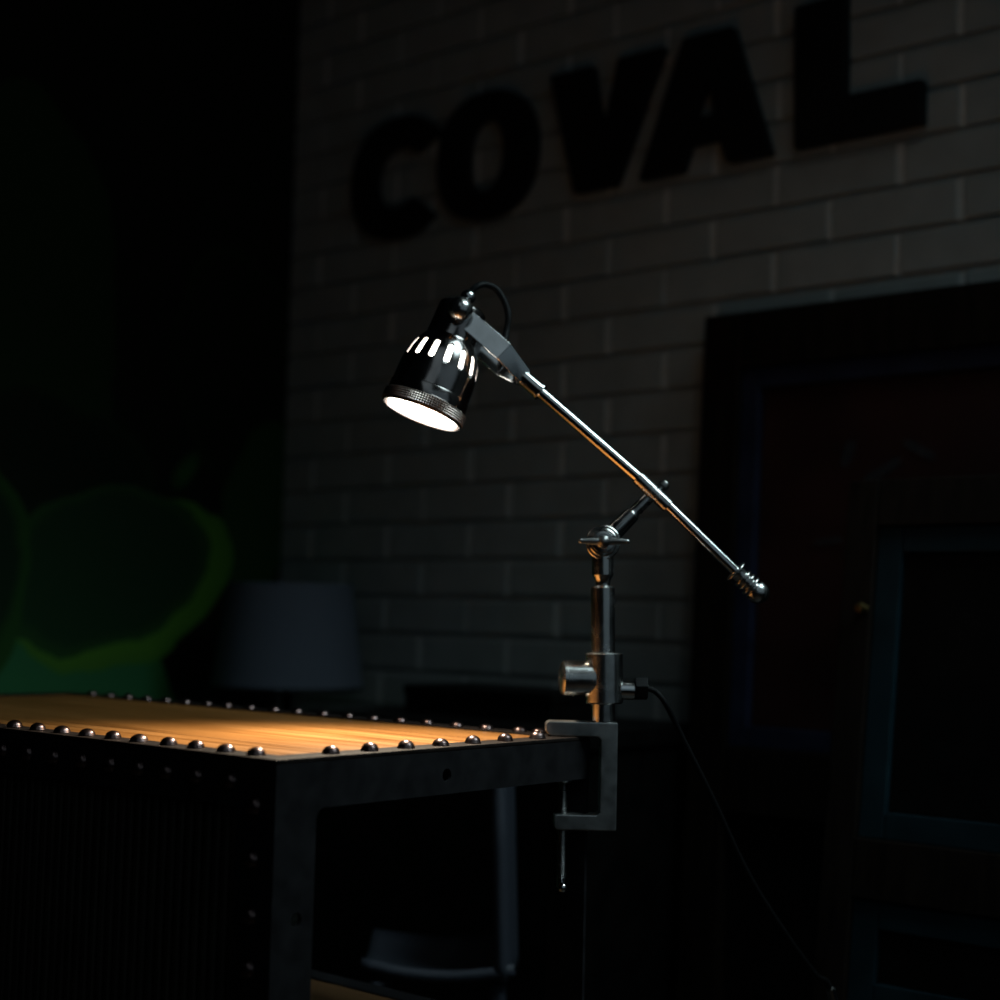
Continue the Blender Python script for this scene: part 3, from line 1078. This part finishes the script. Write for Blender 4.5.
# head
MC = P(421.2, 415.0, (PVC - EYE).dot(FW) - .022)
hax = (.985 * (.37 * RT + .93 * UP) + .172 * ray(422, 414).normalized()).normalized()
UH = (MC - EYE).dot(FW) / F
NS = 15
SLOT = 7
SEG = NS * 16
prof = [(0, 41.2), (1.2, 42.0), (14, 42.0), (14.6, 41.2), (16, 41.2), (24, 41.2), (25, 40.6), (26, 40.4), (40, 40.0), (48, 39.5)]
srow = [51, 52, 54, 57, 60, 63, 66, 68, 69.5, 70.5]
sr = [39.1, 38.95, 38.6, 38.0, 37.3, 36.5, 35.5, 34.7, 34.05, 33.6]
prof += list(zip(srow, sr)) + [(73, 32.4), (76, 30.6), (79, 28.6), (81, 27.0), (82.5, 26.2), (84, 25.9), (100, 25.4), (116, 25.0), (118, 24.0), (120, 21.0), (121, 14.0), (122, 0)]
bm = bmesh.new()
rings = lathe(bm, MC, hax, [(t_ * UH, r_ * UH) for t_, r_ in prof], SEG)
ia = prof.index((51, 39.1))
kill = []
half = [2, 3, 3, 3, 3, 3, 3, 3, 2]
rset = {}
for j in range(9):
    A, B = rings[ia + j], rings[ia + j + 1]
    for k in range(NS):
        for i in range(-half[j], half[j]):
            c1, c2 = (k * 16 + i + SLOT) % SEG, (k * 16 + i + 1 + SLOT) % SEG
            for f in A[c1].link_faces:
                if A[c2] in f.verts and B[c1] in f.verts and B[c2] in f.verts:
                    kill.append(f)
bmesh.ops.delete(bm, geom=list(set(kill)), context='FACES')
hd = build(bm, 'lamp_head', GUN, lp, sharp=40, label='dark bell shaped lamp head with a ring of vent slots', wn=False)
sm = hd.modifiers.new('wall', 'SOLIDIFY')
sm.thickness = .0013
sm.offset = -1
bm = bmesh.new()
kp = [(2.4 + j * 1.15, 42.3) for j in range(10)]
lathe(bm, MC, hax, [(1.6 * UH, 41.9 * UH)] + [(t_ * UH, r_ * UH) for t_, r_ in kp] + [(13.6 * UH, 41.9 * UH)], 200, lambda i, j, r: r + (.0014 if (1 <= j <= 10 and j % 2 == 0 and (i + j) % 4 == 0) or (1 <= j <= 10 and j % 2 == 0 and (i + j) % 4 == 2) else 0))
build(bm, 'knurled_rim', KNURL, hd, sharp=5, wn=False)
bm = bmesh.new()
bp_ = [(6, 0), (6, 20), (6.5, 34), (8, 37), (11, 38), (20, 38), (40, 37), (54, 35.5), (62, 33), (70, 29.5), (78, 25), (86, 14), (96, 12), (96, 0)]
lathe(bm, MC, hax, [(t_ * UH, r_ * UH) for t_, r_ in bp_], 48)
build(bm, 'bulb', BULB, hd, label='glowing white frosted bulb')
bm = bmesh.new()
gc = MC + hax * 121 * UH
lathe(bm, gc, hax, [(0, 0), (0, .0065), (.0035, .006)] + [(.0115 - .0085 * math.cos(math.radians(q)), .0085 * math.sin(math.radians(q))) for q in range(45, 180, 15)] + [(.020, 0)], 28)
build(bm, 'cord_gland', POLISH, hd)
bm = bmesh.new()
dg = (gc - EYE).dot(FW)
pts = [gc + hax * .016, P(477, 286.5, dg + .004), P(486, 284.5, dg + .010), P(497, 290, dg + .014), P(505, 303, dg + .014), P(508.5, 318, dg + .012), P(506, 334, dg + .008), PVC + a_ * 58 * U, PVC + a_ * 74 * U]
tube(bm, pts, 3.4 * U, 12, 8)
build(bm, 'head_cord', BLACK, hd, label='black cord looping from the head into the yoke')

# light thrown by the bulb
spot('bulb_beam', MC + hax * 3 * UH, P(335, 741, 1.40), 44.0, (1.0, 0.85, 0.64), 122, 1.0, .03)
